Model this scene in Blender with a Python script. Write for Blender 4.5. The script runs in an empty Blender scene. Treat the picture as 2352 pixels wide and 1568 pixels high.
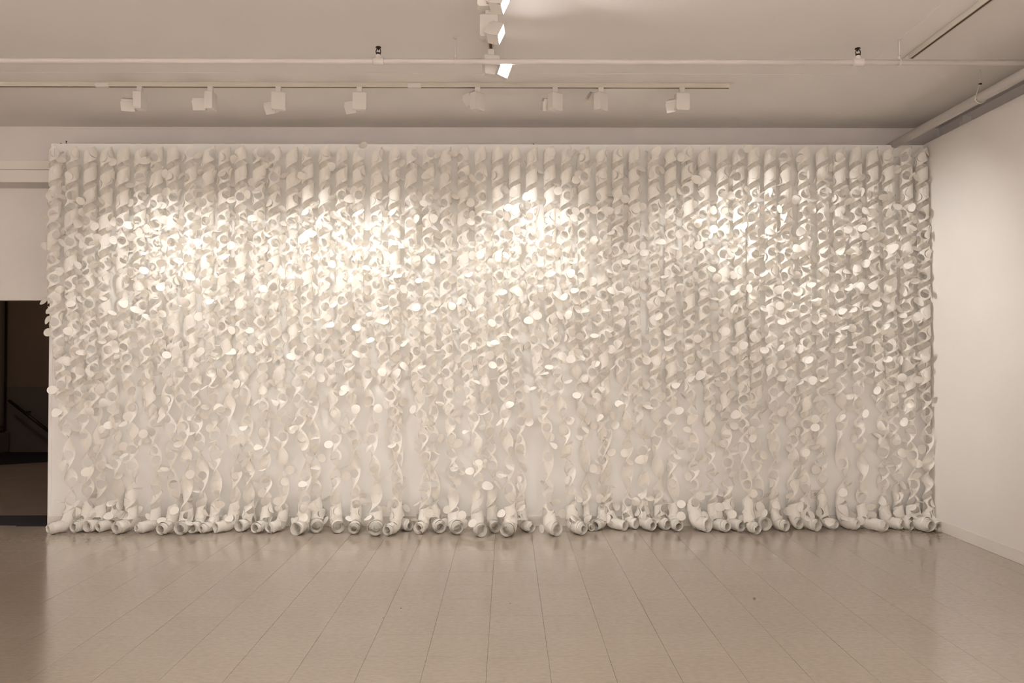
import bpy, bmesh, math, random
from mathutils import Vector, Matrix, Quaternion

random.seed(7)
PI = math.pi
S = bpy.context.scene
COL = S.collection

# ------------------------------------------------------------------ camera
FPX = 1793.0                      # focal length in pixels of the 2352 px wide frame
CAM_Z = 1.516
cam_d = bpy.data.cameras.new('camera')
cam_d.sensor_width = 36.0
cam_d.lens = FPX / 2352 * 36.0
cam_d.clip_end = 100
cam = bpy.data.objects.new('camera', cam_d)
COL.objects.link(cam)
cam.location = (0, 0, CAM_Z)
cam.rotation_euler = (PI / 2 + 31 / FPX, 0, -11 / FPX)
S.camera = cam
CAM_M = cam.rotation_euler.to_matrix()

# ------------------------------------------------------------------ world and exposure
world = bpy.data.worlds.new('world')
S.world = world
world.use_nodes = True
world.node_tree.nodes['Background'].inputs[0].default_value = (1.0, 0.86, 0.74, 1)
world.node_tree.nodes['Background'].inputs[1].default_value = 0.02
S.view_settings.view_transform = 'Standard'
S.view_settings.look = 'None'
S.view_settings.gamma = 1.0
S.view_settings.use_curve_mapping = False
S.view_settings.exposure = 0.12

WARM = (1.0, 0.982, 0.965)        # room lamps and rear fill
WASHC = (1.0, 0.997, 0.972)       # wall washers

# wall washers on the long track: head pixel, yaw of housing, aim point on wall (X, Y, Z), power, cone
WASH = [
    dict(head=(296, 243), yaw=90, aim=(-3.15, 6.95, 1.40), p=62, cone=82),
    dict(head=(461, 241), yaw=90, aim=(-2.35, 6.95, 1.10), p=52, cone=86),
    dict(head=(627, 249), yaw=12, aim=(-1.35, 6.95, 1.35), p=64, cone=84),
    dict(head=(811, 248), yaw=8, aim=(-0.75, 6.95, 1.30), p=62, cone=84),
    dict(head=(1083, 228), yaw=50, aim=(0.75, 6.95, 1.45), p=36, cone=84),
    dict(head=(1259, 243), yaw=38, aim=(0.15, 6.95, 1.40), p=58, cone=84),
    dict(head=(1361, 231), yaw=50, dy=0.10, aim=(3.73, 6.60, 1.75), p=200, cone=56),
    dict(head=(1548, 244), yaw=6, aim=(1.95, 6.95, 1.30), p=36, cone=84),
]
ROOM = [  # heads on the middle track, turned to the rest of the room
    dict(y=5.25, head=(1156, 161), yaw=20, aim=(1.6, 0.0, 2.2), p=36, cone=95, roll=72),
    dict(y=4.62, head=(1139, 76), yaw=0, aim=(4.2, 3.5, 2.0), p=36, cone=100, roll=68),
    dict(y=4.22, head=(1147, 4), yaw=0, aim=(4.2, 2.8, 2.0), p=36, cone=100, roll=68),
]
REAR_FILL = [  # added unseen heads behind the camera, strong bounce fill off the other walls
    (1.9, (-7.2, 0.2, 2.2), 1060), (1.3, (3.7, -0.2, 2.2), 1060), (0.7, (-7.2, -1.5, 2.2), 1060), (0.1, (3.7, -2.0, 2.2), 1060),
    (-0.6, (-5.0, -4.6, 2.2), 1060), (-1.3, (2.6, -4.6, 2.2), 1060), (-2.0, (-1.2, -4.6, 2.2), 1060)]


# ------------------------------------------------------------------ helpers
def at(px, py, y):
    """world point on the plane Y = y seen at pixel (px, py) of the photograph"""
    d = CAM_M @ Vector(((px - 1176) / FPX, -(py - 784) / FPX, -1))
    return Vector((0, 0, CAM_Z)) + d * (y / d.y)


def tag(o, label=None, cat=None, group=None, kind=None):
    if label: o['label'] = label
    if cat: o['category'] = cat
    if group: o['group'] = group
    if kind: o['kind'] = kind
    return o


def mesh_obj(name, verts, faces, mat=None, parent=None, smooth=False):
    me = bpy.data.meshes.new(name)
    me.from_pydata([tuple(v) for v in verts], [], faces)
    if smooth:
        me.polygons.foreach_set('use_smooth', [True] * len(me.polygons))
    me.update()
    o = bpy.data.objects.new(name, me)
    if mat: me.materials.append(mat)
    COL.objects.link(o)
    if parent: o.parent = parent
    return o


def empty(name, loc):
    o = bpy.data.objects.new(name, None)
    o.empty_display_size = 0.05
    o.location = loc
    COL.objects.link(o)
    return o


class MB:
    """collects boxes, tubes and lathes and links them as one mesh object"""
    def __init__(self): self.v, self.f = [], []

    def box(self, lo, hi, m=None):
        n = len(self.v)
        c = [Vector((x, y, z)) for z in (lo[2], hi[2]) for y in (lo[1], hi[1]) for x in (lo[0], hi[0])]
        self.v += [m @ p if m else p for p in c]
        self.f += [tuple(n + i for i in q) for q in
                   ((0, 2, 3, 1), (4, 5, 7, 6), (0, 1, 5, 4), (2, 6, 7, 3), (0, 4, 6, 2), (1, 3, 7, 5))]
        return self

    def tube(self, pts, r, n=12, cap=True):
        pts = [Vector(p) for p in pts]
        base = len(self.v)
        up = None
        for i, p in enumerate(pts):
            t = (pts[min(i + 1, len(pts) - 1)] - pts[max(i - 1, 0)]).normalized()
            if up is None:
                up = t.orthogonal().normalized()
            up = (up - t * up.dot(t)).normalized()
            sd = t.cross(up)
            rr = r[i] if isinstance(r, (list, tuple)) else r
            for k in range(n):
                a = 2 * PI * k / n
                self.v.append(p + (up * math.cos(a) + sd * math.sin(a)) * rr)
        for i in range(len(pts) - 1):
            for k in range(n):
                a, b = base + i * n + k, base + i * n + (k + 1) % n
                self.f.append((a, b, b + n, a + n))
        if cap:
            self.f.append(tuple(base + k for k in reversed(range(n))))
            self.f.append(tuple(base + (len(pts) - 1) * n + k for k in range(n)))
        return self

    def lathe(self, prof, n=16, m=None):
        """prof: (radius, z) pairs round the Z axis"""
        base = len(self.v)
        for r, z in prof:
            for k in range(n):
                a = 2 * PI * k / n
                p = Vector((r * math.cos(a), r * math.sin(a), z))
                self.v.append(m @ p if m else p)
        for i in range(len(prof) - 1):
            for k in range(n):
                a, b = base + i * n + k, base + i * n + (k + 1) % n
                self.f.append((a, b, b + n, a + n))
        self.f.append(tuple(base + k for k in reversed(range(n))))
        self.f.append(tuple(base + (len(prof) - 1) * n + k for k in range(n)))
        return self

    def build(self, name, mat, parent=None, bevel=0, smooth=False):
        o = mesh_obj(name, self.v, self.f, mat, parent, smooth)
        if bevel:
            b = o.modifiers.new('bevel', 'BEVEL')
            b.width = bevel
            b.segments = 2
            b.limit_method = 'ANGLE'
        return o


# ------------------------------------------------------------------ materials
def mat_new(name):
    m = bpy.data.materials.new(name)
    m.use_nodes = True
    nt = m.node_tree
    return m, nt, nt.nodes['Principled BSDF']


def nd(nt, kind, **kw):
    n = nt.nodes.new(kind)
    for k, v in kw.items():
        setattr(n, k, v)
    return n


def plain(name, col, rough=0.6, metal=0.0, spec=0.3):
    m, nt, b = mat_new(name)
    b.inputs['Base Color'].default_value = (*col, 1)
    b.inputs['Roughness'].default_value = rough
    b.inputs['Metallic'].default_value = metal
    b.inputs['Specular IOR Level'].default_value = spec
    return m


def painted(name, col, var=0.03, scale=1.2, rough=0.6, bump=0.02, bscale=160, spec=0.25):
    """painted plaster: faint large-scale mottling and fine roller texture"""
    m, nt, b = mat_new(name)
    tc = nd(nt, 'ShaderNodeTexCoord')
    n1 = nd(nt, 'ShaderNodeTexNoise')
    n1.inputs['Scale'].default_value = scale
    n1.inputs['Detail'].default_value = 4
    nt.links.new(tc.outputs['Object'], n1.inputs['Vector'])
    r = nd(nt, 'ShaderNodeValToRGB')
    r.color_ramp.elements[0].position = 0.3
    r.color_ramp.elements[1].position = 0.7
    r.color_ramp.elements[0].color = (*[c * (1 - var) for c in col], 1)
    r.color_ramp.elements[1].color = (*[min(1, c * (1 + var)) for c in col], 1)
    nt.links.new(n1.outputs['Fac'], r.inputs['Fac'])
    nt.links.new(r.outputs['Color'], b.inputs['Base Color'])
    b.inputs['Roughness'].default_value = rough
    b.inputs['Specular IOR Level'].default_value = spec
    n2 = nd(nt, 'ShaderNodeTexNoise')
    n2.inputs['Scale'].default_value = bscale
    nt.links.new(tc.outputs['Object'], n2.inputs['Vector'])
    bp = nd(nt, 'ShaderNodeBump')
    bp.inputs['Strength'].default_value = bump
    bp.inputs['Distance'].default_value = 0.004
    nt.links.new(n2.outputs['Fac'], bp.inputs['Height'])
    nt.links.new(bp.outputs['Normal'], b.inputs['Normal'])
    return m


def make_tile_mat():
    m, nt, b = mat_new('vinyl_tile')
    geo = nd(nt, 'ShaderNodeNewGeometry')
    mp = nd(nt, 'ShaderNodeMapping')
    mp.inputs['Scale'].default_value = (26, 52, 26)
    nt.links.new(geo.outputs['Position'], mp.inputs['Vector'])
    n1 = nd(nt, 'ShaderNodeTexNoise')
    n1.inputs['Scale'].default_value = 1.0
    n1.inputs['Detail'].default_value = 8
    n1.inputs['Roughness'].default_value = 0.65
    nt.links.new(mp.outputs['Vector'], n1.inputs['Vector'])
    r1 = nd(nt, 'ShaderNodeValToRGB')
    e = r1.color_ramp.elements
    e[0].position, e[0].color = 0.28, (0.345, 0.283, 0.222, 1)
    e[1].position, e[1].color = 0.72, (0.42, 0.350, 0.282, 1)
    nt.links.new(n1.outputs['Fac'], r1.inputs['Fac'])
    n2 = nd(nt, 'ShaderNodeTexNoise')
    n2.inputs['Scale'].default_value = 2.2
    nt.links.new(geo.outputs['Position'], n2.inputs['Vector'])
    oi = nd(nt, 'ShaderNodeObjectInfo')
    mr = nd(nt, 'ShaderNodeMapRange')
    mr.inputs['To Min'].default_value = 0.985
    mr.inputs['To Max'].default_value = 1.015
    nt.links.new(oi.outputs['Random'], mr.inputs['Value'])
    mx = nd(nt, 'ShaderNodeMix', data_type='RGBA', blend_type='MULTIPLY')
    mx.inputs['Factor'].default_value = 1.0
    nt.links.new(r1.outputs['Color'], mx.inputs['A'])
    nt.links.new(mr.outputs['Result'], mx.inputs['B'])
    nt.links.new(mx.outputs['Result'], b.inputs['Base Color'])
    rr = nd(nt, 'ShaderNodeMapRange')
    rr.inputs['To Min'].default_value = 0.16
    rr.inputs['To Max'].default_value = 0.21
    nt.links.new(n2.outputs['Fac'], rr.inputs['Value'])
    nt.links.new(rr.outputs['Result'], b.inputs['Roughness'])
    b.inputs['Specular IOR Level'].default_value = 0.9
    b.inputs['Coat Weight'].default_value = 0.6
    b.inputs['Coat Roughness'].default_value = 0.13
    b.inputs['Coat IOR'].default_value = 1.6
    n3 = nd(nt, 'ShaderNodeTexNoise')
    n3.inputs['Scale'].default_value = 9
    nt.links.new(geo.outputs['Position'], n3.inputs['Vector'])
    bp = nd(nt, 'ShaderNodeBump')
    bp.inputs['Strength'].default_value = 0.015
    bp.inputs['Distance'].default_value = 0.01
    nt.links.new(n3.outputs['Fac'], bp.inputs['Height'])
    nt.links.new(bp.outputs['Normal'], b.inputs['Normal'])
    return m


def make_paper():
    m, nt, b = mat_new('watercolour_paper')
    out = nt.nodes['Material Output']
    tc = nd(nt, 'ShaderNodeNewGeometry')
    n = nd(nt, 'ShaderNodeTexNoise')
    n.inputs['Scale'].default_value = 120
    n.inputs['Detail'].default_value = 3
    nt.links.new(tc.outputs['Position'], n.inputs['Vector'])
    bp = nd(nt, 'ShaderNodeBump')
    bp.inputs['Strength'].default_value = 0.06
    bp.inputs['Distance'].default_value = 0.002
    nt.links.new(n.outputs['Fac'], bp.inputs['Height'])
    b.inputs['Base Color'].default_value = (0.93, 0.892, 0.832, 1)
    b.inputs['Roughness'].default_value = 0.75
    b.inputs['Specular IOR Level'].default_value = 0.2
    nt.links.new(bp.outputs['Normal'], b.inputs['Normal'])
    tr = nd(nt, 'ShaderNodeBsdfTranslucent')
    tr.inputs['Color'].default_value = (0.92, 0.865, 0.79, 1)
    mx = nd(nt, 'ShaderNodeMixShader')
    mx.inputs['Fac'].default_value = 0.27
    nt.links.new(b.outputs['BSDF'], mx.inputs[1])
    nt.links.new(tr.outputs['BSDF'], mx.inputs[2])
    nt.links.new(mx.outputs['Shader'], out.inputs['Surface'])
    return m


def emit(name, col, strength):
    m, nt, b = mat_new(name)
    b.inputs['Base Color'].default_value = (0.9, 0.9, 0.9, 1)
    b.inputs['Emission Color'].default_value = (*col, 1)
    b.inputs['Emission Strength'].default_value = strength
    return m


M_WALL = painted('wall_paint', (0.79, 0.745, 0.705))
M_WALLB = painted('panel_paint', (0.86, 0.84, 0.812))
M_CEIL = painted('ceiling_paint', (0.78, 0.735, 0.705), var=0.02, scale=0.8, rough=0.75)
M_UPPER = painted('upper_wall_paint', (0.72, 0.665, 0.645), var=0.05, scale=1.5)
M_TRIM = painted('trim_paint', (0.76, 0.71, 0.65), rough=0.45)
M_TILE = make_tile_mat()
M_SUB = plain('tile_adhesive', (0.10, 0.075, 0.055), 0.9)
M_PAPER = make_paper()
M_FIX = painted('white_lamp_enamel', (0.69, 0.645, 0.60), rough=0.5, bump=0.0)
M_TRACK = painted('track_enamel', (0.60, 0.555, 0.475), rough=0.5, bump=0.0)
M_SLOT = plain('track_slot_brown', (0.07, 0.035, 0.015), 0.6)
M_DARKFIN = plain('fin_shadow_metal', (0.45, 0.41, 0.37), 0.5)
M_PIPE = painted('pipe_paint', (0.68, 0.625, 0.59), rough=0.6, bump=0.01)
M_BRONZE = plain('dark_bronze', (0.030, 0.016, 0.010), 0.35, 0.7)
M_BULB = plain('glass_bulb', (0.75, 0.68, 0.68), 0.1, 0.0, 0.5)
M_LENS_ON = emit('lit_lens', (1.0, 0.98, 0.95), 9.0)
M_LENS_W = emit('wall_lens', (1.0, 0.95, 0.88), 6.0)
M_PLATE = plain('outlet_plastic', (0.74, 0.69, 0.63), 0.35)
M_BLACK = plain('black_slot', (0.012, 0.010, 0.009), 0.6)
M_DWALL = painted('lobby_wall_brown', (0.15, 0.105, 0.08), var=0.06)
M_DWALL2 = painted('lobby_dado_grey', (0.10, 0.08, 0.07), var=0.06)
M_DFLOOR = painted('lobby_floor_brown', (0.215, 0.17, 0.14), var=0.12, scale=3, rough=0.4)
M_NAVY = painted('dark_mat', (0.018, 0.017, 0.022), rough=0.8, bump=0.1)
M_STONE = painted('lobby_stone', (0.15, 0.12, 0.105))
M_RAIL = plain('rail_black', (0.012, 0.010, 0.009), 0.4)
M_NAIL = plain('nail_iron', (0.02, 0.015, 0.012), 0.5, 0.5)

# ------------------------------------------------------------------ room shell
WY = 6.95         # face of the display wall
WX0, WX1 = -4.06, 3.73
PT = 3.40         # top of display walls
CZ = 3.615        # ceiling
UY = 7.17         # upper wall and beam face
DY = 7.43         # wall with the doorway
RX = 4.00         # original wall behind the right display wall
LX, FY = -7.2, -4.6


def struct(name, lo, hi, mat, bevel=0):
    o = MB().box(lo, hi).build(name, mat, None, bevel)
    o['kind'] = 'structure'
    return o


floor = struct('floor', (LX, FY, -0.10), (RX + 0.1, 7.00, -0.005), M_SUB)
struct('ceiling', (LX, FY, CZ), (RX + 0.1, UY + 0.4, CZ + 0.1), M_CEIL)
struct('wall_back', (WX0, WY, -0.004), (WX1 + 0.12, WY + 0.11, PT), M_WALLB, 0.003)
struct('wall_right', (WX1, -1.5, -0.004), (WX1 + 0.12, WY - 0.001, PT), M_WALL, 0.003)
struct('wall_upper', (LX, UY, 3.10), (RX + 0.1, UY + 0.36, CZ), M_UPPER)
struct('wall_right_upper', (RX, FY, 0), (RX + 0.1, UY, CZ), M_UPPER)
struct('wall_left', (LX - 0.1, FY, 0), (LX, DY + 0.1, CZ), M_WALL)
struct('wall_front', (LX, FY - 0.1, 0), (RX, FY, CZ), M_WALL)
# wall above and beside the doorway
m = MB()
m.box((LX, DY, 2.035), (-3.6, DY + 0.10, 3.10))
m.box((-3.95, DY, 0), (-3.6, DY + 0.10, 2.035))
m.box((LX, DY, 0), (-5.6, DY + 0.10, 2.035))
o = m.build('wall_doorway', M_WALL)
o['kind'] = 'structure'
# mouldings of the beam over the doorway
struct('trim_1', (LX, UY - 0.018, 3.215), (WX0 + 0.02, UY, 3.300), M_TRIM, 0.003)
struct('trim_2', (LX, UY - 0.010, 3.100), (WX0 + 0.02, UY, 3.212), M_TRIM, 0.002)
# ceiling patch boards beside the two tracks
struct('trim_3', (LX, 5.79, CZ - 0.0015), (2.60, 5.975, CZ), M_CEIL)
struct('trim_4', (2.60, -3.0, CZ - 0.0015), (2.795, 6.02, CZ), M_CEIL)
# baseboards
struct('baseboard_back', (WX0, WY - 0.010, 0), (WX1, WY - 0.0005, 0.092), M_TRIM, 0.003)
struct('baseboard_right', (WX1 - 0.010, -1.5, 0), (WX1 - 0.0005, WY - 0.011, 0.098), M_TRIM, 0.003)

struct('trim_5', (WX0 - 0.003, WY - 0.003, 0), (WX0 + 0.028, WY + 0.03, PT), M_WALLB, 0.002)

# floor tiles in the part of the floor that is in view; plain vinyl beyond
TS = 0.305
X00, Y00 = -0.099, 6.096
GX, GY = 0.0007, 0.0005
tile_meshes = {}


def tile(x0, y0, x1, y1, dz):
    key = (round(x1 - x0, 4), round(y1 - y0, 4))
    if key not in tile_meshes:
        w, d = x1 - x0 - 2 * GX, y1 - y0 - 2 * GY
        b = 0.0002
        v = [(0, 0, -0.006), (w, 0, -0.006), (w, d, -0.006), (0, d, -0.006),
             (0, 0, -b), (w, 0, -b), (w, d, -b), (0, d, -b),
             (b, b, 0), (w - b, b, 0), (w - b, d - b, 0), (b, d - b, 0)]
        f = [(0, 1, 5, 4), (1, 2, 6, 5), (2, 3, 7, 6), (3, 0, 4, 7),
             (4, 5, 9, 8), (5, 6, 10, 9), (6, 7, 11, 10), (7, 4, 8, 11), (8, 9, 10, 11)]
        me = bpy.data.meshes.new('tile')
        me.from_pydata(v, [], f)
        me.materials.append(M_TILE)
        tile_meshes[key] = me
    o = bpy.data.objects.new('tile', tile_meshes[key])
    o.location = (x0 + GX, y0 + GY, dz)
    COL.objects.link(o)
    o.parent = floor
    return o


n_tiles = 0
for k in range(-9, 4):
    ya, yb = Y00 + k * TS, Y00 + (k + 1) * TS
    yb_c = min(yb, 6.999)
    if yb_c - ya < 0.02: continue
    for j in range(-20, 20):
        xa, xb = X00 + j * TS, X00 + (j + 1) * TS
        if xa > WX1 - 0.02: continue
        yc = yb_c
        if xb > -4.1 and yb > WY: yc = min(yb, WY - 0.001)
        if yc - ya < 0.02: continue
        # keep the tiles that the frame can show
        if xb < -0.70 * yb - 0.02 or xa > 0.69 * yb + 0.02: continue
        if ya < 3.3: continue
        tile(xa, ya, min(xb, WX1), yc, random.uniform(-0.00015, 0.00015))
        n_tiles += 1
sheet = MB()
sheet.box((LX, FY, -0.005), (RX, 3.35, -0.0004))
o = sheet.build('floor_rear', M_TILE)
o['kind'] = 'structure'
# side pieces of floor outside the frame
o = MB().box((LX, 3.35, -0.005), (-5.6, 7.0, -0.0004)).build('floor_side', M_TILE)
o['kind'] = 'structure'
mb = MB()
for k in range(-9, 4):
    ya, yb = Y00 + k * TS, min(Y00 + (k + 1) * TS, WY)
    if ya < 3.3 or yb - ya < .01: continue
    js = [j for j in range(-20, 20) if not (X00 + (j + 1) * TS < -0.70 * (Y00 + (k + 1) * TS) - 0.02)]
    xl = X00 + min(js) * TS
    if xl > -5.6: mb.box((-5.6, ya, -0.005), (xl - 0.001, yb, -0.0004))
    js = [j for j in range(-20, 20) if not (X00 + j * TS > 0.69 * (Y00 + (k + 1) * TS) + 0.02)]
    xr = X00 + (max(js) + 1) * TS
    if xr < WX1: mb.box((xr + 0.001, ya, -0.005), (WX1, yb, -0.0004))
o = mb.build('floor_margin', M_TILE)
o['kind'] = 'structure'

# ------------------------------------------------------------------ lobby beyond the doorway
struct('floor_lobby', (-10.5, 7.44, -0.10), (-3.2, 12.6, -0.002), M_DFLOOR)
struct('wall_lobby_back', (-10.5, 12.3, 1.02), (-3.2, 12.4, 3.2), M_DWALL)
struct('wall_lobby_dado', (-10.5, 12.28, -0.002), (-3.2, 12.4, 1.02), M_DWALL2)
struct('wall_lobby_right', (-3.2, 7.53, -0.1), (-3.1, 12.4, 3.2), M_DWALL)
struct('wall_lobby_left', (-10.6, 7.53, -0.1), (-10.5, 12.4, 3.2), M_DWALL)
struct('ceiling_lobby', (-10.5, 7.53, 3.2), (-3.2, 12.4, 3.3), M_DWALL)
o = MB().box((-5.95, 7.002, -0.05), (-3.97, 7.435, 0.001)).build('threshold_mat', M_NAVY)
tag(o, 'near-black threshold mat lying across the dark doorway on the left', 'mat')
o = mesh_obj('lobby_floor_patch', [(-8.2, 10.2, 0.001), (-6.3, 11.25, 0.001), (-5.6, 12.2, 0.001), (-8.6, 12.2, 0.001),
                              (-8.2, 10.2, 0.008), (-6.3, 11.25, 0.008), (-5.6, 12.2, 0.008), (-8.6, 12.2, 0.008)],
             [(4, 5, 6, 7), (0, 1, 5, 4), (1, 2, 6, 5), (2, 3, 7, 6), (3, 0, 4, 7)], M_NAVY)  # thin near-black sheet with a slanting front edge on the lobby floor
tag(o, 'flat black four-sided patch on the lobby floor seen through the doorway', 'rug')
# stone column with capped plinth at the left edge of the doorway view
root = empty('column', (-8.18, 11.98, 0))
tag(root, 'grey stone column with pale capped plinth, half cut by left picture edge', 'column')
MB().box((-0.30, -0.25, 0.0), (0.42, 0.27, 0.33)).build('plinth', M_STONE, root, 0.02)
MB().box((-0.28, -0.22, 0.33), (0.33, 0.26, 0.40)).build('plinth_cap', plain('cap_stone', (0.36, 0.29, 0.25)), root, 0.01)
MB().lathe([(0.26, 0.40), (0.245, 0.47), (0.24, 3.19)], 24, Matrix.Translation((0.2, 0.02, 0))).build('shaft', M_STONE, root, 0, True)
# handrail sloping down to the right
root = empty('handrail', (0, 0, 0))
tag(root, 'black stair handrail sloping down to the right beyond the doorway', 'handrail')
a, b = at(20, 919, 11.95), at(122, 998, 11.95)
MB().tube([a, b], 0.023, 10).build('rail', M_RAIL, root, 0, True)
for t in (0.2, 0.85):
    p = a.lerp(b, t)
    MB().tube([p + Vector((0, 0, -0.02)), p + Vector((0, 0.16, -0.09)), p + Vector((0, 0.335, -0.09))], 0.011, 8).build(
        'bracket', M_RAIL, root, 0, True)

# ------------------------------------------------------------------ lighting tracks
def track(name, p0, p1, label, ends=()):
    """box-section track on the ceiling with a dark slot along its underside"""
    p0, p1 = Vector(p0), Vector(p1)
    root = empty(name, (p0 + p1) / 2)
    tag(root, label, 'track')
    L = (p1 - p0).length
    ang = math.atan2((p1 - p0).y, (p1 - p0).x)
    root.rotation_euler = (0, 0, ang)
    h, w = 0.036, 0.018
    mb = MB()
    mb.box((-L / 2, -w, -0.010), (L / 2, w, 0))
    mb.box((-L / 2, -w, -h), (L / 2, -0.010, -0.010))
    mb.box((-L / 2, 0.010, -h), (L / 2, w, -0.010))
    mb.build('channel', M_TRACK, root)
    MB().box((-L / 2, -0.0098, -h + 0.002), (L / 2, 0.0098, -0.011)).build('slot', M_SLOT, root)
    for e in ends:
        MB().box((e - 0.05, -w - 0.001, -h - 0.003), (e + 0.05, w + 0.001, -0.008)).build('connector', M_FIX, root, 0.002)
    for sg in (-1, 1):
        MB().box((sg * L / 2 - (0.004 if sg > 0 else 0), -w - 0.001, -h - 0.001),
                 (sg * L / 2 + (0.004 if sg < 0 else 0), w + 0.001, 0)).build('end_cap', M_TRACK, root)
    return root


TY = 6.0
tx0, tx1 = -5.4, at(1675, 195, TY).x
tmid = (tx0 + tx1) / 2
track('lighting_track', (tx0, TY, CZ), (tx1, TY, CZ),
      'long pale lighting track along the ceiling parallel to the paper wall',
      ends=(at(236, 208, TY).x - tmid, at(952, 192, TY).x - tmid))
MX = -0.11
track('lighting_track', (MX, 5.36, CZ), (MX, -3.6, CZ), 'central lighting track running toward the camera with three lit lamps')
track('lighting_track', (2.815, 5.50, CZ), (2.815, 0.5, CZ), 'empty lighting track with dark slot near the right wall',
      ends=(-2.44,))


# ------------------------------------------------------------------ track lamps
def lamp(px_x, ty, head_c, yaw, aim, label, group, lit, power, cone, roll=0, x=None):
    """adapter + flat driver housing under the track, square head on an arm"""
    hx = x if x is not None else px_x
    root = empty('track_light', (hx, ty, CZ - 0.036))
    tag(root, label, 'lamp', group)
    MB().box((-0.020, -0.017, -0.040), (0.020, 0.017, 0.004)).build('adapter', M_FIX, root, 0.002)
    ry = Matrix.Rotation(math.radians(yaw), 4, 'Z')
    # housing with chamfered bottom and top
    mb = MB()
    w, d = 0.052, 0.030
    n = len(mb.v)
    for (s, z) in ((0.80, -0.038), (1, -0.047), (1, -0.165), (0.86, -0.174)):
        for sx, sy in ((-1, -1), (1, -1), (1, 1), (-1, 1)):
            mb.v.append(ry @ Vector((sx * w * s, sy * d * s, z)))
    for i in range(3):
        for k in range(4):
            a, b = i * 4 + k, i * 4 + (k + 1) % 4
            mb.f.append((a, b, b + 4, a + 4))
    mb.f += [(3, 2, 1, 0), (12, 13, 14, 15)]
    mb.build('driver_housing', M_FIX, root)
    hc = head_c - Vector(root.location)          # head centre relative to root
    aimv = (Vector(aim) - head_c).normalized()
    q = aimv.to_track_quat('Y', 'Z') @ Quaternion((0, 1, 0), math.radians(roll))
    foot = Vector((0, 0, -0.150))
    foot = foot + (hc - foot) * 0.25
    foot.z = -0.150
    MB().tube([foot, foot.lerp(hc, 0.5), hc], 0.012, 8).build('arm', M_FIX, root, 0, True)
    # head body: shallow square can, open at the front
    mb = MB()
    a, b_, dp = 0.050, 0.040, 0.036
    mb.box((-a, -dp, -b_), (a, dp * 0.35, b_))
    mb.box((-a, dp * 0.35, -b_), (-a + 0.004, dp, b_))
    mb.box((a - 0.004, dp * 0.35, -b_), (a, dp, b_))
    mb.box((-a, dp * 0.35, -b_), (a, dp, -b_ + 0.004))
    mb.box((-a, dp * 0.35, b_ - 0.004), (a, dp, b_))
    head = mb.build('lamp_head', M_FIX, root)
    head.location = hc
    head.rotation_mode = 'QUATERNION'
    head.rotation_quaternion = q
    mb = MB()
    for i in range(9):
        zz = -b_ + 0.006 + i * (2 * b_ - 0.012) / 8
        mb.box((-a + 0.006, -dp - 0.018, zz - 0.0016), (a - 0.006, -dp, zz + 0.0016))
    mb.build('heat_sink', M_FIX, head)
    MB().box((-a + 0.006, dp * 0.36, -b_ + 0.006), (a - 0.006, dp * 0.80, b_ - 0.006)).build(
        'lens', M_LENS_ON if lit else M_LENS_W, head)
    ld = bpy.data.lights.new('spot', 'SPOT')
    ld.energy = power
    ld.color = WARM if lit else WASHC
    ld.spot_size = math.radians(cone)
    ld.spot_blend = 1.0
    ld.shadow_soft_size = 0.035
    lo = bpy.data.objects.new('spot', ld)
    COL.objects.link(lo)
    lo.location = head_c + aimv * (dp + 0.03)
    lo.rotation_mode = 'QUATERNION'
    lo.rotation_quaternion = aimv.to_track_quat('-Z', 'Y')
    return root


bodies = [(322, 209), (484, 207), (640, 203), (826, 201), (1097, 197), (1275, 196), (1380, 197), (1566, 199)]
wl = ['square track lamp at far left of the long track, head facing away left of housing',
      'second track lamp from left on the long track, narrow side toward camera',
      'third track lamp from left on the long track, lit lens edge showing below',
      'fourth track lamp from left on the long track, head hidden behind its housing',
      'fifth track lamp from left, head with visible cooling fins tilted leftward',
      'sixth track lamp from left on the long track, small head drooping lower left',
      'seventh track lamp from left, finned head close beside the sixth lamp',
      'last track lamp at the right end of the long track']
for (bx, by), w, lab in zip(bodies, WASH, wl):
    px = at(bx, by, TY).x
    hc = at(w['head'][0], w['head'][1], TY + w.get('dy', 0.02 if w['yaw'] > 60 else 0.05))
    lamp(px, TY, hc, w['yaw'], w['aim'], lab, 'lamps on the long track', False, w['p'], w['cone'])
rl = ['lit track lamp at the far end of the central track, white square lens tilted',
      'lit track lamp in the middle of the central track, seen from below',
      'lit track lamp cut by the top picture edge on the central track']
for r, lab in zip(ROOM, rl):
    hc = at(r['head'][0], r['head'][1], r['y'] - 0.02)
    lamp(MX, r['y'], hc, r['yaw'], r['aim'], lab, 'lamps on the central track', True, r['p'], r['cone'], r['roll'])

for y, aim, p in REAR_FILL:
    sx = 1 if aim[0] > 0 else -1
    lamp(MX, y, Vector((MX + 0.07 * sx, y - 0.02, 3.41)), 90, aim,
         'added unseen fill lamp on the central track above and behind the camera', 'added fill lamps behind the camera', True, p, 110)

# added dim point light without a fixture, brightens the lobby beyond the doorway
ld = bpy.data.lights.new('lobby_fill', 'POINT')
ld.energy = 48
ld.color = (1.0, 0.80, 0.62)
ld.shadow_soft_size = 0.2
lo = bpy.data.objects.new('lobby_fill', ld)
COL.objects.link(lo)
lo.location = (-6.6, 9.2, 3.0)

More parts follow.
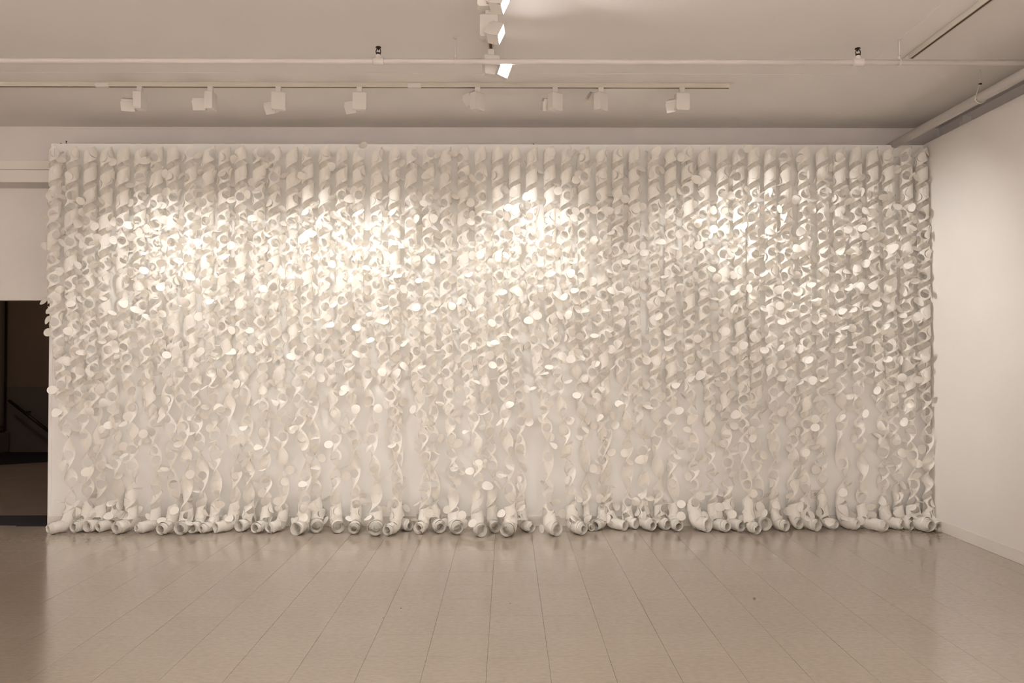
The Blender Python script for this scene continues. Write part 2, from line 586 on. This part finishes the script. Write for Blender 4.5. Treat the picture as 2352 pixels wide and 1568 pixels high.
# ------------------------------------------------------------------ sprinkler pipes
PY, PZ = 5.134, 3.456
root = empty('sprinkler_pipe', (0, PY, PZ))
tag(root, 'thin white sprinkler pipe hung across the ceiling in front of the lamps', 'pipe')
MB().tube([(LX + 0.01, 0, 0), (RX - 0.01, 0, 0)], 0.0175, 16).build('pipe', M_PIPE, root, 0, True)
for hx in (1046, 2066):
    x = at(hx, 130, PY).x
    MB().tube([(x, 0, 0.025), (x, 0, CZ - PZ - 0.001)], 0.005, 8).build('hanger_rod', M_PIPE, root, 0, True)
    mb = MB()
    mb.tube([(x, 0.021 * math.sin(t), 0.021 * math.cos(t)) for t in [i * PI / 8 for i in range(17)]], 0.0045, 6, False)
    mb.tube([(x, 0, 0.018), (x, 0, 0.045)], 0.009, 8)
    mb.build('hanger_ring', M_PIPE, root, 0, True)
    MB().lathe([(0.012, CZ - PZ - 0.006), (0.016, CZ - PZ - 0.001)], 12, Matrix.Translation((x, 0, 0))).build('ceiling_plate', M_PIPE, root)
for k, hx in enumerate((869, 1971)):
    x = at(hx, 135, PY).x
    mb = MB()
    mb.tube([(x - 0.036, 0, 0), (x - 0.030, 0, 0), (x + 0.030, 0, 0), (x + 0.036, 0, 0)], [0.023, 0.0255, 0.0255, 0.023], 16)
    mb.build('tee_fitting', M_PIPE, root, 0, True)
    MB().lathe([(0.018, 0.012), (0.018, 0.036), (0.013, 0.037), (0.013, 0.046)], 12, Matrix.Translation((x, 0, 0))).build('tee_neck', M_PIPE, root)
    T = Matrix.Translation((x, 0, 0.046))
    hd = MB().lathe([(0.013, 0), (0.016, 0.002), (0.016, 0.009), (0.010, 0.012)], 12, T).build('sprinkler_head', M_BRONZE, root)
    hd['label'] = ['dark upright sprinkler head left of the central lamps', 'dark upright sprinkler head near the right wall'][k]
    for s in (-1, 1):
        MB().tube([T @ Vector(q) for q in ((s * 0.014, 0, 0.008), (s * 0.0155, 0, 0.022), (s * 0.012, 0, 0.034), (s * 0.003, 0, 0.041))],
                  0.0032, 8).build('frame_arm', M_BRONZE, hd, 0, True)
    MB().tube([T @ Vector((0, 0, 0.010)), T @ Vector((0, 0, 0.028))], 0.0030, 8).build('bulb', M_BULB, hd, 0, True)
    MB().lathe([(0.0035, 0.027), (0.0045, 0.043), (0.0185, 0.0445), (0.017, 0.050), (0.006, 0.053)], 16,
               T @ Matrix.Rotation(math.radians(-4 * k), 4, 'Y')).build('deflector', M_BRONZE, hd)

BPX, BPZ = 3.475, 3.405
root = empty('standpipe', (BPX, 3.0, BPZ))
tag(root, 'thick pale pipe running along the right wall top into the corner', 'pipe')
MB().tube([(0, -5.0, 0), (0, UY - 3.002, 0)], 0.036, 20).build('pipe', M_PIPE, root, 0, True)
hp = at(2268, 205, 5.68)
hy = 5.68 - 3.0
x0 = 0.0
mb = MB()
mb.tube([(0.042 * math.cos(t), hy, 0.042 * math.sin(t)) for t in [PI * 1.9 - i * PI / 9 for i in range(8)]] + [(-0.012, hy, 0.085), (0, hy, 0.105)], 0.0035, 6)
mb.build('hanger_hook', M_PIPE, root, 0, True)
MB().tube([(0, hy, 0.100), (0, hy, CZ - BPZ - 0.001)], 0.0035, 8).build('hanger_rod', M_PIPE, root, 0, True)
MB().lathe([(0.006, 0.096), (0.012, 0.098), (0.012, 0.104), (0.006, 0.106)], 10, Matrix.Translation((0, hy, 0))).build('nut', M_NAIL, root)

# bracket on the recessed wall above the right display wall
bp = Vector((RX, 6.66, 3.50))
bp = Vector((RX, RX * FPX / (2224 - 1165), 3.505))
root = empty('wall_bracket', bp)
tag(root, 'small pale steel bracket on the recessed wall under the thick pipe', 'bracket')
MB().box((-0.012, -0.10, -0.13), (-0.0005, 0.06, 0.07)).build('plate', M_WALLB, root, 0.002)
MB().box((-0.07, -0.10, -0.13), (-0.012, -0.085, 0.07)).build('flange', M_TRIM, root, 0.002)
MB().lathe([(0.007, 0), (0.007, 0.006)], 10, Matrix.Translation((-0.012, 0.02, -0.03)) @ Matrix.Rotation(-PI / 2, 4, 'Y')).build('screw', M_NAIL, root)


# ------------------------------------------------------------------ wall outlets, nails and floor specks
def outlet(px, py, label, w=0.115, h=0.075):
    p = at(px, py, WY)
    root = empty('wall_outlet', (p.x, WY, p.z))
    tag(root, label, 'outlet', 'outlets low on the display wall')
    MB().box((-w / 2, -0.006, -h / 2), (w / 2, -0.0003, h / 2)).build('cover_plate', M_PLATE, root, 0.0025)
    for s in (-1, 1):
        c = MB()
        c.box((s * 0.020 - 0.016, -0.0085, -0.014), (s * 0.020 + 0.016, -0.005, 0.014))
        f = c.build('receptacle', M_PLATE, root, 0.004)
        for zz in (-0.0072, 0.0072):
            MB().box((s * 0.020 - 0.0085, -0.0092, zz - 0.0022), (s * 0.020 + 0.0015, -0.0080, zz + 0.0022)).build('slot', M_BLACK, f)
        MB().lathe([(0.0030, 0), (0.0030, 0.0012)], 10, Matrix.Translation((s * 0.020 + 0.008, -0.0081, 0)) @ Matrix.Rotation(PI / 2, 4, 'X')).build('ground_hole', M_BLACK, f)
    MB().lathe([(0.0028, 0), (0.0020, 0.0012)], 8, Matrix.Translation((0, -0.006, 0)) @ Matrix.Rotation(PI / 2, 4, 'X')).build('screw', M_TRIM, root)


outlet(427, 1143, 'white double outlet on the wall at left, showing between paper strips')
outlet(1877, 1134, 'white double outlet on the wall at right, mostly hidden by paper')
for k, (px, py, hh, lab) in enumerate(((152, 329, 0.030, 'tall black nail standing on the wall top at the left corner'),
                                       (140, 334, 0.010, 'short black nail on the wall top beside the tall nail'),
                                       (1225, 323, 0.012, 'tiny nail on the middle of the display wall top edge'),
                                       (1719, 327, 0.010, 'tiny nail on the right half of the wall top edge'))):
    p = at(px, py, WY + 0.03)
    o = MB().lathe([(0.003, 0), (0.003, hh - 0.004), (0.0065, hh - 0.004), (0.0065, hh)], 8).build('nail', M_NAIL)
    o.location = (p.x, WY + 0.03, PT)
    tag(o, lab, 'nail', 'nails on the display wall top')


def floor_at(px, py):
    d = CAM_M @ Vector(((px - 1176) / FPX, -(py - 784) / FPX, -1))
    return Vector((0, 0, CAM_Z)) + d * (-CAM_Z / d.z)


for px, py, r, lab in ((921, 1397, 0.0045, 'larger of two black specks on the floor, left of middle'),
                       (880, 1419, 0.0035, 'smaller of two black specks, on a tile joint'),
                       (1172, 1386, 0.003, 'faint dark speck on the floor tile near the middle')):
    p = floor_at(px, py)
    bm = bmesh.new()
    bmesh.ops.create_icosphere(bm, subdivisions=1, radius=r)
    for v in bm.verts:
        v.co *= random.uniform(0.8, 1.1)
        v.co.z = v.co.z * 0.5 + r * 0.45
    me = bpy.data.meshes.new('floor_speck')
    bm.to_mesh(me)
    bm.free()
    me.materials.append(M_BLACK)
    o = bpy.data.objects.new('floor_speck', me)
    o.location = (p.x, p.y, 0.0002)
    COL.objects.link(o)
    tag(o, lab, 'speck')
p = floor_at(1733, 1376)
o = MB().tube([(-0.008, -0.012, 0.0022), (0.004, -0.004, 0.004), (0.010, 0.010, 0.005), (0.002, 0.018, 0.004), (-0.006, 0.010, 0.0035), (0.001, 0.001, 0.0025)],
              0.0018, 6).build('thread_scrap', plain('thread_brown', (0.16, 0.10, 0.07)))
o.location = (p.x, p.y, 0)
tag(o, 'curled brown thread scrap on the floor toward the right', 'scrap')

# ------------------------------------------------------------------ the paper strips
TOPS = [141, 180, 219, 257, 295, 334, 371, 407, 447, 488, 524, 561, 602,
        638, 677, 713, 752, 790, 828, 869, 909, 948, 986, 1025, 1066, 1104,
        1143, 1182, 1221, 1261, 1299, 1339, 1379, 1416, 1453, 1496, 1535, 1573, 1611,
        1652, 1689, 1724, 1760, 1796, 1837, 1879, 1918, 1955, 1992, 2028, 2069, 2104]
# roll mouth pixel and lean (negative: mouth turned to the left), outer radius
ROLLS = [(116, 1213, -.9, .046), (171, 1210, -.35, .046), (199, 1209, -.5, .047), (227, 1209, -.8, .043), (267, 1212, -.55, .050),
         (318, 1212, -1.0, .044), (371, 1214, -.35, .048), (415, 1213, .05, .052), (440, 1213, -.3, .043), (464, 1213, -.8, .040),
         (494, 1211, -1.15, .044), (548, 1208, -.6, .047), (587, 1212, -.5, .044), (619, 1212, -.75, .043), (680, 1214, -.3, .052),
         (727, 1208, .4, .052), (777, 1210, .6, .050), (813, 1213, .15, .046), (863, 1213, .3, .058), (890, 1217, -.6, .046),
         (940, 1206, 1.3, .047), (961, 1213, -.5, .046), (1011, 1210, .6, .050), (1050, 1211, .5, .054), (1106, 1218, .6, .050),
         (1139, 1211, .4, .045), (1164, 1216, -.4, .056), (1220, 1210, 1.0, .043), (1279, 1215, .8, .054), (1337, 1213, .9, .052),
         (1359, 1211, .3, .030), (1367, 1206, -.9, .044), (1437, 1207, 1.2, .042), (1462, 1203, .8, .042), (1496, 1205, .6, .050),
         (1531, 1203, .6, .048), (1557, 1207, .2, .046), (1628, 1205, 1.2, .056), (1667, 1208, .8, .048), (1703, 1208, .7, .046),
         (1738, 1213, .5, .046), (1759, 1203, .4, .056), (1804, 1207, .6, .046), (1836, 1201, .3, .050), (1877, 1206, .6, .048),
         (1916, 1203, .9, .044), (1965, 1203, .9, .048), (2029, 1207, 1.0, .048), (2070, 1203, 1.1, .046), (2092, 1205, .6, .042),
         (2131, 1205, .4, .058), (2158, 1209, .2, .042)]

W = 0.107          # width of the strip
CL = 0.086         # length of one cut-out cell
HR = 0.0385        # radius of a cut disc
NC = 24            # points round a disc
ORD = ['first', 'second', 'third', 'fourth', 'fifth', 'sixth', 'seventh', 'eighth', 'ninth', 'tenth', 'eleventh', 'twelfth',
       'thirteenth', 'fourteenth', 'fifteenth', 'sixteenth', 'seventeenth', 'eighteenth', 'nineteenth']
TENS = {2: 'twenty', 3: 'thirty', 4: 'forty', 5: 'fifty'}
TENTH = {2: 'twentieth', 3: 'thirtieth', 4: 'fortieth', 5: 'fiftieth'}


def ordinal(n):
    if n < 20: return ORD[n - 1]
    return TENTH[n // 10] if n % 10 == 0 else TENS[n // 10] + '-' + ORD[n % 10 - 1]


def smooth(a, b, x):
    t = min(1, max(0, (x - a) / (b - a)))
    return t * t * (3 - 2 * t)


# prototypes of popped discs: hinge at the origin, disc along +X, outward +Z
flap_protos = []
for kap, ang in ((4, 0), (10, .5), (15, -.6), (19, 1.2), (8, 1.57), (13, 2.4), (22, 0.2), (2, 0)):
    v, f = [], []
    ca, sa = math.cos(ang), math.sin(ang)

    def P(r, th):
        x, y = HR + r * math.cos(th), r * math.sin(th)
        u = x * ca + y * sa
        return (x, y, -0.5 * kap * u * u)
    v.append(P(0, 0))
    for r in (HR * 0.55, HR * 0.985):
        for k in range(NC // (2 if r < HR * .6 else 1)):
            v.append(P(r, 2 * PI * k / (NC // (2 if r < HR * .6 else 1))))
    h = NC // 2
    for k in range(h):
        f.append((0, 1 + k, 1 + (k + 1) % h))
        o0 = 1 + h + 2 * k
        o1, o2 = 1 + h + (2 * k + 1), 1 + h + (2 * k + 2) % NC
        f.append((1 + k, o0, o1))
        f.append((1 + k, o1, 1 + (k + 1) % h))
        f.append((1 + (k + 1) % h, o1, o2))
    me = bpy.data.meshes.new('paper_disc')
    me.from_pydata(v, [], f)
    me.polygons.foreach_set('use_smooth', [True] * len(me.polygons))
    me.materials.append(M_PAPER)
    flap_protos.append(me)

# rect perimeter directions matching the NC points round the hole
RECT = []
for k in range(NC):
    th = 2 * PI * k / NC
    c, s_ = math.cos(th), math.sin(th)
    m_ = max(abs(c), abs(s_))
    RECT.append((c / m_ * CL / 2, s_ / m_ * W / 2))


def strip(idx):
    rng = random.Random(100 + idx * 13)
    tp = at(TOPS[idx], 354, WY)
    rx, ry, lean, rr = ROLLS[idx]
    rr *= 1.12
    # mouth of the roll: stands on the floor
    d = CAM_M @ Vector(((rx - 1176) / FPX, -(ry - 784) / FPX, -1))
    mouth = Vector((0, 0, CAM_Z)) + d * ((rr + 0.0005 - CAM_Z) / d.z)
    fwd = Vector((math.sin(lean * 0.58), -math.cos(lean * 0.58), 0))
    u = idx / 51.0
    side = max(smooth(0.18, 0.0, u), smooth(0.62, 0.80, u))
    z_loose = 1.05 - 0.10 * side + rng.uniform(-0.22, 0.22)
    p_top = 0.188 - 0.018 * smooth(0.4, 0.7, u) + rng.uniform(-0.006, 0.006)
    p_low = rng.uniform(0.38, 0.62)
    r_low = rng.uniform(0.008, 0.034)
    wall_gap = 0.030
    ay = WY - 0.053 - wall_gap
    L_roll = rng.uniform(0.13, 0.18) * (1.2 if abs(lean) > 0.9 else 1)
    back = mouth - fwd * L_roll
    if back.y > WY - rr - 0.015:
        back.y = WY - rr - 0.015
    fwd = (mouth - back).normalized()
    L_roll = (mouth - back).length
    zb = 0.26 + rng.uniform(-0.03, 0.05)
    knee = Vector((back.x, back.y - 0.005, zb))
    # axis polyline with parallel-transported frame
    pts = []
    n1 = 70
    wob = [rng.uniform(-1, 1) for _ in range(4)]
    for i in range(n1 + 1):
        t = i / n1
        z = tp.z + (zb - tp.z) * t
        e = smooth(0.35, 1.0, t)
        x = tp.x + (knee.x - tp.x) * e + (0.007 * math.sin(5 * t + 6 * wob[0]) + 0.020 * wob[2] * math.sin(11 * t + 4 * wob[3]) * smooth(.45, .75, t) * smooth(1.0, .9, t)) * smooth(0, .3, t)
        y = ay + (knee.y - ay) * smooth(0.5, 1.0, t) - 0.012 * math.sin(PI * t) * (1 + wob[1])
        pts.append(Vector((x, y, z)))
    c1 = Vector((back.x, back.y - 0.002, back.z + 0.02))
    for i in range(1, 15):
        t = i / 14
        p = (1 - t) ** 2 * knee + 2 * t * (1 - t) * c1 + t * t * (back + fwd * 0.06)
        pts.append(p)
    for i in range(1, 9):
        pts.append((back + fwd * 0.06).lerp(mouth + fwd * 0.0, i / 8))
    arc = [0.0]
    for i in range(1, len(pts)):
        arc.append(arc[-1] + (pts[i] - pts[i - 1]).length)
    tans, e1s = [], []
    e1 = Vector((1, 0, 0))
    for i in range(len(pts)):
        t = (pts[min(i + 1, len(pts) - 1)] - pts[max(i - 1, 0)]).normalized()
        e1 = (e1 - t * e1.dot(t)).normalized()
        tans.append(t)
        e1s.append(e1.copy())
    A_end = arc[-1]
    A_knee = arc[n1]

    def axis(a):
        if a >= A_end:
            return pts[-1] + tans[-1] * (a - A_end), tans[-1], e1s[-1]
        if a <= 0:
            return pts[0] + tans[0] * a, tans[0], e1s[0]
        lo, hi = 0, len(arc) - 1
        while hi - lo > 1:
            mid = (lo + hi) // 2
            if arc[mid] <= a: lo = mid
            else: hi = mid
        f = (a - arc[lo]) / (arc[hi] - arc[lo])
        return pts[lo].lerp(pts[hi], f), tans[lo].lerp(tans[hi], f).normalized(), e1s[lo].lerp(e1s[hi], f).normalized()

    A_tube0, A_tube1 = A_knee - 0.10, A_knee + 0.12
    A_stop = A_end - 0.055          # centre line of the scroll at the mouth
    # integrate the helix
    ds = 0.004
    st = []                          # (a, phi, R, alpha, Rw, cone)
    a, phi = 0.0, rng.uniform(-0.6, 0.6) + PI * 0.5
    R_sc = rr - 0.004
    in_scroll = False
    sc_al = rng.choice((0.035, 0.03, 0.02, 0.008, -0.012))
    sc_in = rng.uniform(0.46, 0.66)
    k_scroll = None
    jit = rng.uniform(0, 6)
    while True:
        z = tp.z - a
        if not in_scroll:
            lo = smooth(z_loose + 0.5, z_loose - 0.45, z)
            P_ = p_top * (1 - lo) + p_low * lo
            P_ *= 1 + (0.08 + 0.24 * lo) * math.sin(7 * z + jit)
            R_ = 0.052 * (1 - lo) + r_low * lo
            Rw = 0.053 * (1 - lo) + 0.11 * lo
            tb = smooth(A_tube0, A_tube1, a)
            P_ = P_ * (1 - tb) + 0.085 * tb
            R_ = R_ * (1 - tb) + (rr - 0.003) * tb
            Rw = Rw * (1 - tb) + rr * tb
            cone = 0.085 * tb
            al = math.atan2(P_, 2 * PI * R_)
            if a >= A_stop:
                in_scroll = True
                k_scroll = len(st)
                R_sc = R_
        else:
            R_sc -= ds * (0.0050 / (2 * PI * R_sc)) * 1.15
            if R_sc < max(0.016, rr * sc_in): break
            al = sc_al
            R_, Rw, cone = R_sc, R_sc, 0.0
        st.append((a, phi, R_, al, Rw, cone))
        a += math.sin(al) * ds
        phi -= math.cos(al) / max(R_, 0.004) * ds
        if len(st) > 5000: break

    def surf(s, t):
        i = s / ds
        i0 = min(max(int(i), 0), len(st) - 2)
        f = i - i0
        q0, q1 = st[i0], st[i0 + 1]
        a_, ph, R_, al, Rw, cn = [q0[j] + (q1[j] - q0[j]) * f for j in range(6)]
        sn, cs = math.sin(al), math.cos(al)
        A, T, E1 = axis(a_ + t * cs)
        E2 = T.cross(E1)             # points to the room at the straight part
        dl = t * sn / Rw
        n0x, n0y = math.sin(ph), math.cos(ph)
        n1x, n1y = math.sin(ph + dl), math.cos(ph + dl)
        cx = R_ * n0x + Rw * (n1x - n0x) + cn * t * n1x
        cy = R_ * n0y + Rw * (n1y - n0y) + cn * t * n1y
        return A + E1 * cx + E2 * cy

    root = empty('paper_strip', (tp.x, ay, tp.z))
    org = root.location.copy()
    face = 'opening straight ahead' if abs(lean) < 0.25 else ('opening to the left' if lean < 0 else 'opening to the right')
    wordings = ['white twisted paper strip of cut discs, {0} from left, floor roll {1}']
    tag(root, wordings[0].format(ordinal(idx + 1), face), 'paper strip', 'twisted paper strips hung in a row on the wall')

    verts, faces = [], []
    S_roll = k_scroll * ds
    # --- cells with a cut disc
    n_cells = int((S_roll - 0.02) / CL)
    s_off = 0.0
    flaps = []
    for c in range(n_cells):
        s0 = c * CL + CL / 2
        b0 = len(verts)
        for k in range(NC):
            dx, dt = RECT[k]
            verts.append(surf(s0 + dx, dt) - org)
        for k in range(NC):
            th = 2 * PI * k / NC
            verts.append(surf(s0 + HR * math.cos(th), HR * math.sin(th)) - org)
        for k in range(NC):
            k2 = (k + 1) % NC
            faces.append((b0 + k, b0 + k2, b0 + NC + k2, b0 + NC + k))
        a_c = st[min(int(s0 / ds), len(st) - 1)][0]
        flaps.append((s0, tp.z - a_c, a_c))
    # --- plain scroll
    rv, rf = [], []
    s = n_cells * CL
    end = (len(st) - 2) * ds
    nt_ = 5
    rows = 0
    while True:
        for j in range(nt_):
            t = -W / 2 + W * j / (nt_ - 1)
            rv.append(surf(min(s, end), t) - org)
        rows += 1
        if s >= end: break
        s += 0.0095
    for i in range(rows - 1):
        for j in range(nt_ - 1):
            q = i * nt_ + j
            rf.append((q, q + 1, q + nt_ + 1, q + nt_))
    mesh_obj('ribbon', verts, faces, M_PAPER, root, True)
    ro = mesh_obj('paper_roll', rv, rf, M_PAPER, root, True)
    so = ro.modifiers.new('thickness', 'SOLIDIFY')
    so.thickness = 0.0016
    so.offset = 0
    # --- discs
    for s0, z, a_c in flaps:
        tube = a_c > A_tube1 - 0.02
        hi = smooth(2.75, 3.15, z)
        mid = smooth(0.2, 0.6, z)
        p_pop = (0.26 * hi + (1 - hi) * (0.86 * mid + 0.60 * (1 - mid)))
        if tube: p_pop = 0.45
        thh = rng.choice((0, PI / 2, PI, -PI / 2)) + rng.uniform(-0.5, 0.5)
        hp = surf(s0 + HR * math.cos(thh), HR * math.sin(thh))
        ctr = surf(s0, 0)
        e = 0.004
        ts = (surf(s0 + HR * math.cos(thh) - e * math.cos(thh), HR * math.sin(thh) - e * math.sin(thh)) - hp).normalized()
        tt = (surf(s0 + HR * math.cos(thh) - e * math.sin(thh), HR * math.sin(thh) + e * math.cos(thh)) - hp).normalized()
        nrm = ts.cross(tt).normalized()
        A, T, E1 = axis(a_c)
        ref = hp - A
        ref = ref - T * ref.dot(T)
        if tube or ref.length > 0.02:
            if nrm.dot(ref) < 0: nrm = -nrm
        elif nrm.y > 0:
            nrm = -nrm
        if rng.random() < p_pop:
            ang = rng.triangular(20, 150, 70)
            if tube: ang = rng.uniform(10, 55)
            elif rng.random() < 0.12: ang = -ang * 0.6
            a2 = math.radians(ang)
            xd = ts * math.cos(a2) + nrm * math.sin(a2)
            zd = nrm * math.cos(a2) - ts * math.sin(a2)
            yd = zd.cross(xd)
            M4 = Matrix((xd, yd, zd)).transposed().to_4x4()
            M4.translation = hp + xd * 0.0004 - org
            # keep popped discs off the wall and the floor
            far = hp + xd * 2 * HR
            mid_p = hp + xd * HR
            chk = (far, mid_p + yd * HR, mid_p - yd * HR)
            if any(c.y > WY - 0.006 or c.z < 0.006 or c.x > WX1 - 0.014 for c in chk): ang = 4
            else:
                o = bpy.data.objects.new('paper_disc', rng.choice(flap_protos))
                COL.objects.link(o)
                o.parent = root
                o.matrix_local = M4
                continue
        # nearly flush disc, following the strip, opened a little
        ang = math.radians(rng.choice((1, 2, 3, 5, 8, 14, 20)) if not tube else rng.uniform(1, 6))
        v = []
        axis_d = nrm.cross(ts).normalized()
        rot = Matrix.Rotation(-ang, 3, axis_d)

        def PP(r, th):
            p = surf(s0 + r * math.cos(th), r * math.sin(th))
            return hp + rot @ (p - hp) - org
        v.append(PP(0, 0))
        h = NC // 2
        for k in range(h): v.append(PP(HR * .55, 2 * PI * k / h))
        for k in range(NC): v.append(PP(HR * .985, 2 * PI * k / NC))
        f = []
        for k in range(h):
            o0 = 1 + h + 2 * k
            o1, o2 = 1 + h + 2 * k + 1, 1 + h + (2 * k + 2) % NC
            f += [(0, 1 + k, 1 + (k + 1) % h), (1 + k, o0, o1), (1 + k, o1, 1 + (k + 1) % h), (1 + (k + 1) % h, o1, o2)]
        mesh_obj('paper_disc', v, f, M_PAPER, root, True)


for i in range(52):
    strip(i)
print('tiles', n_tiles)
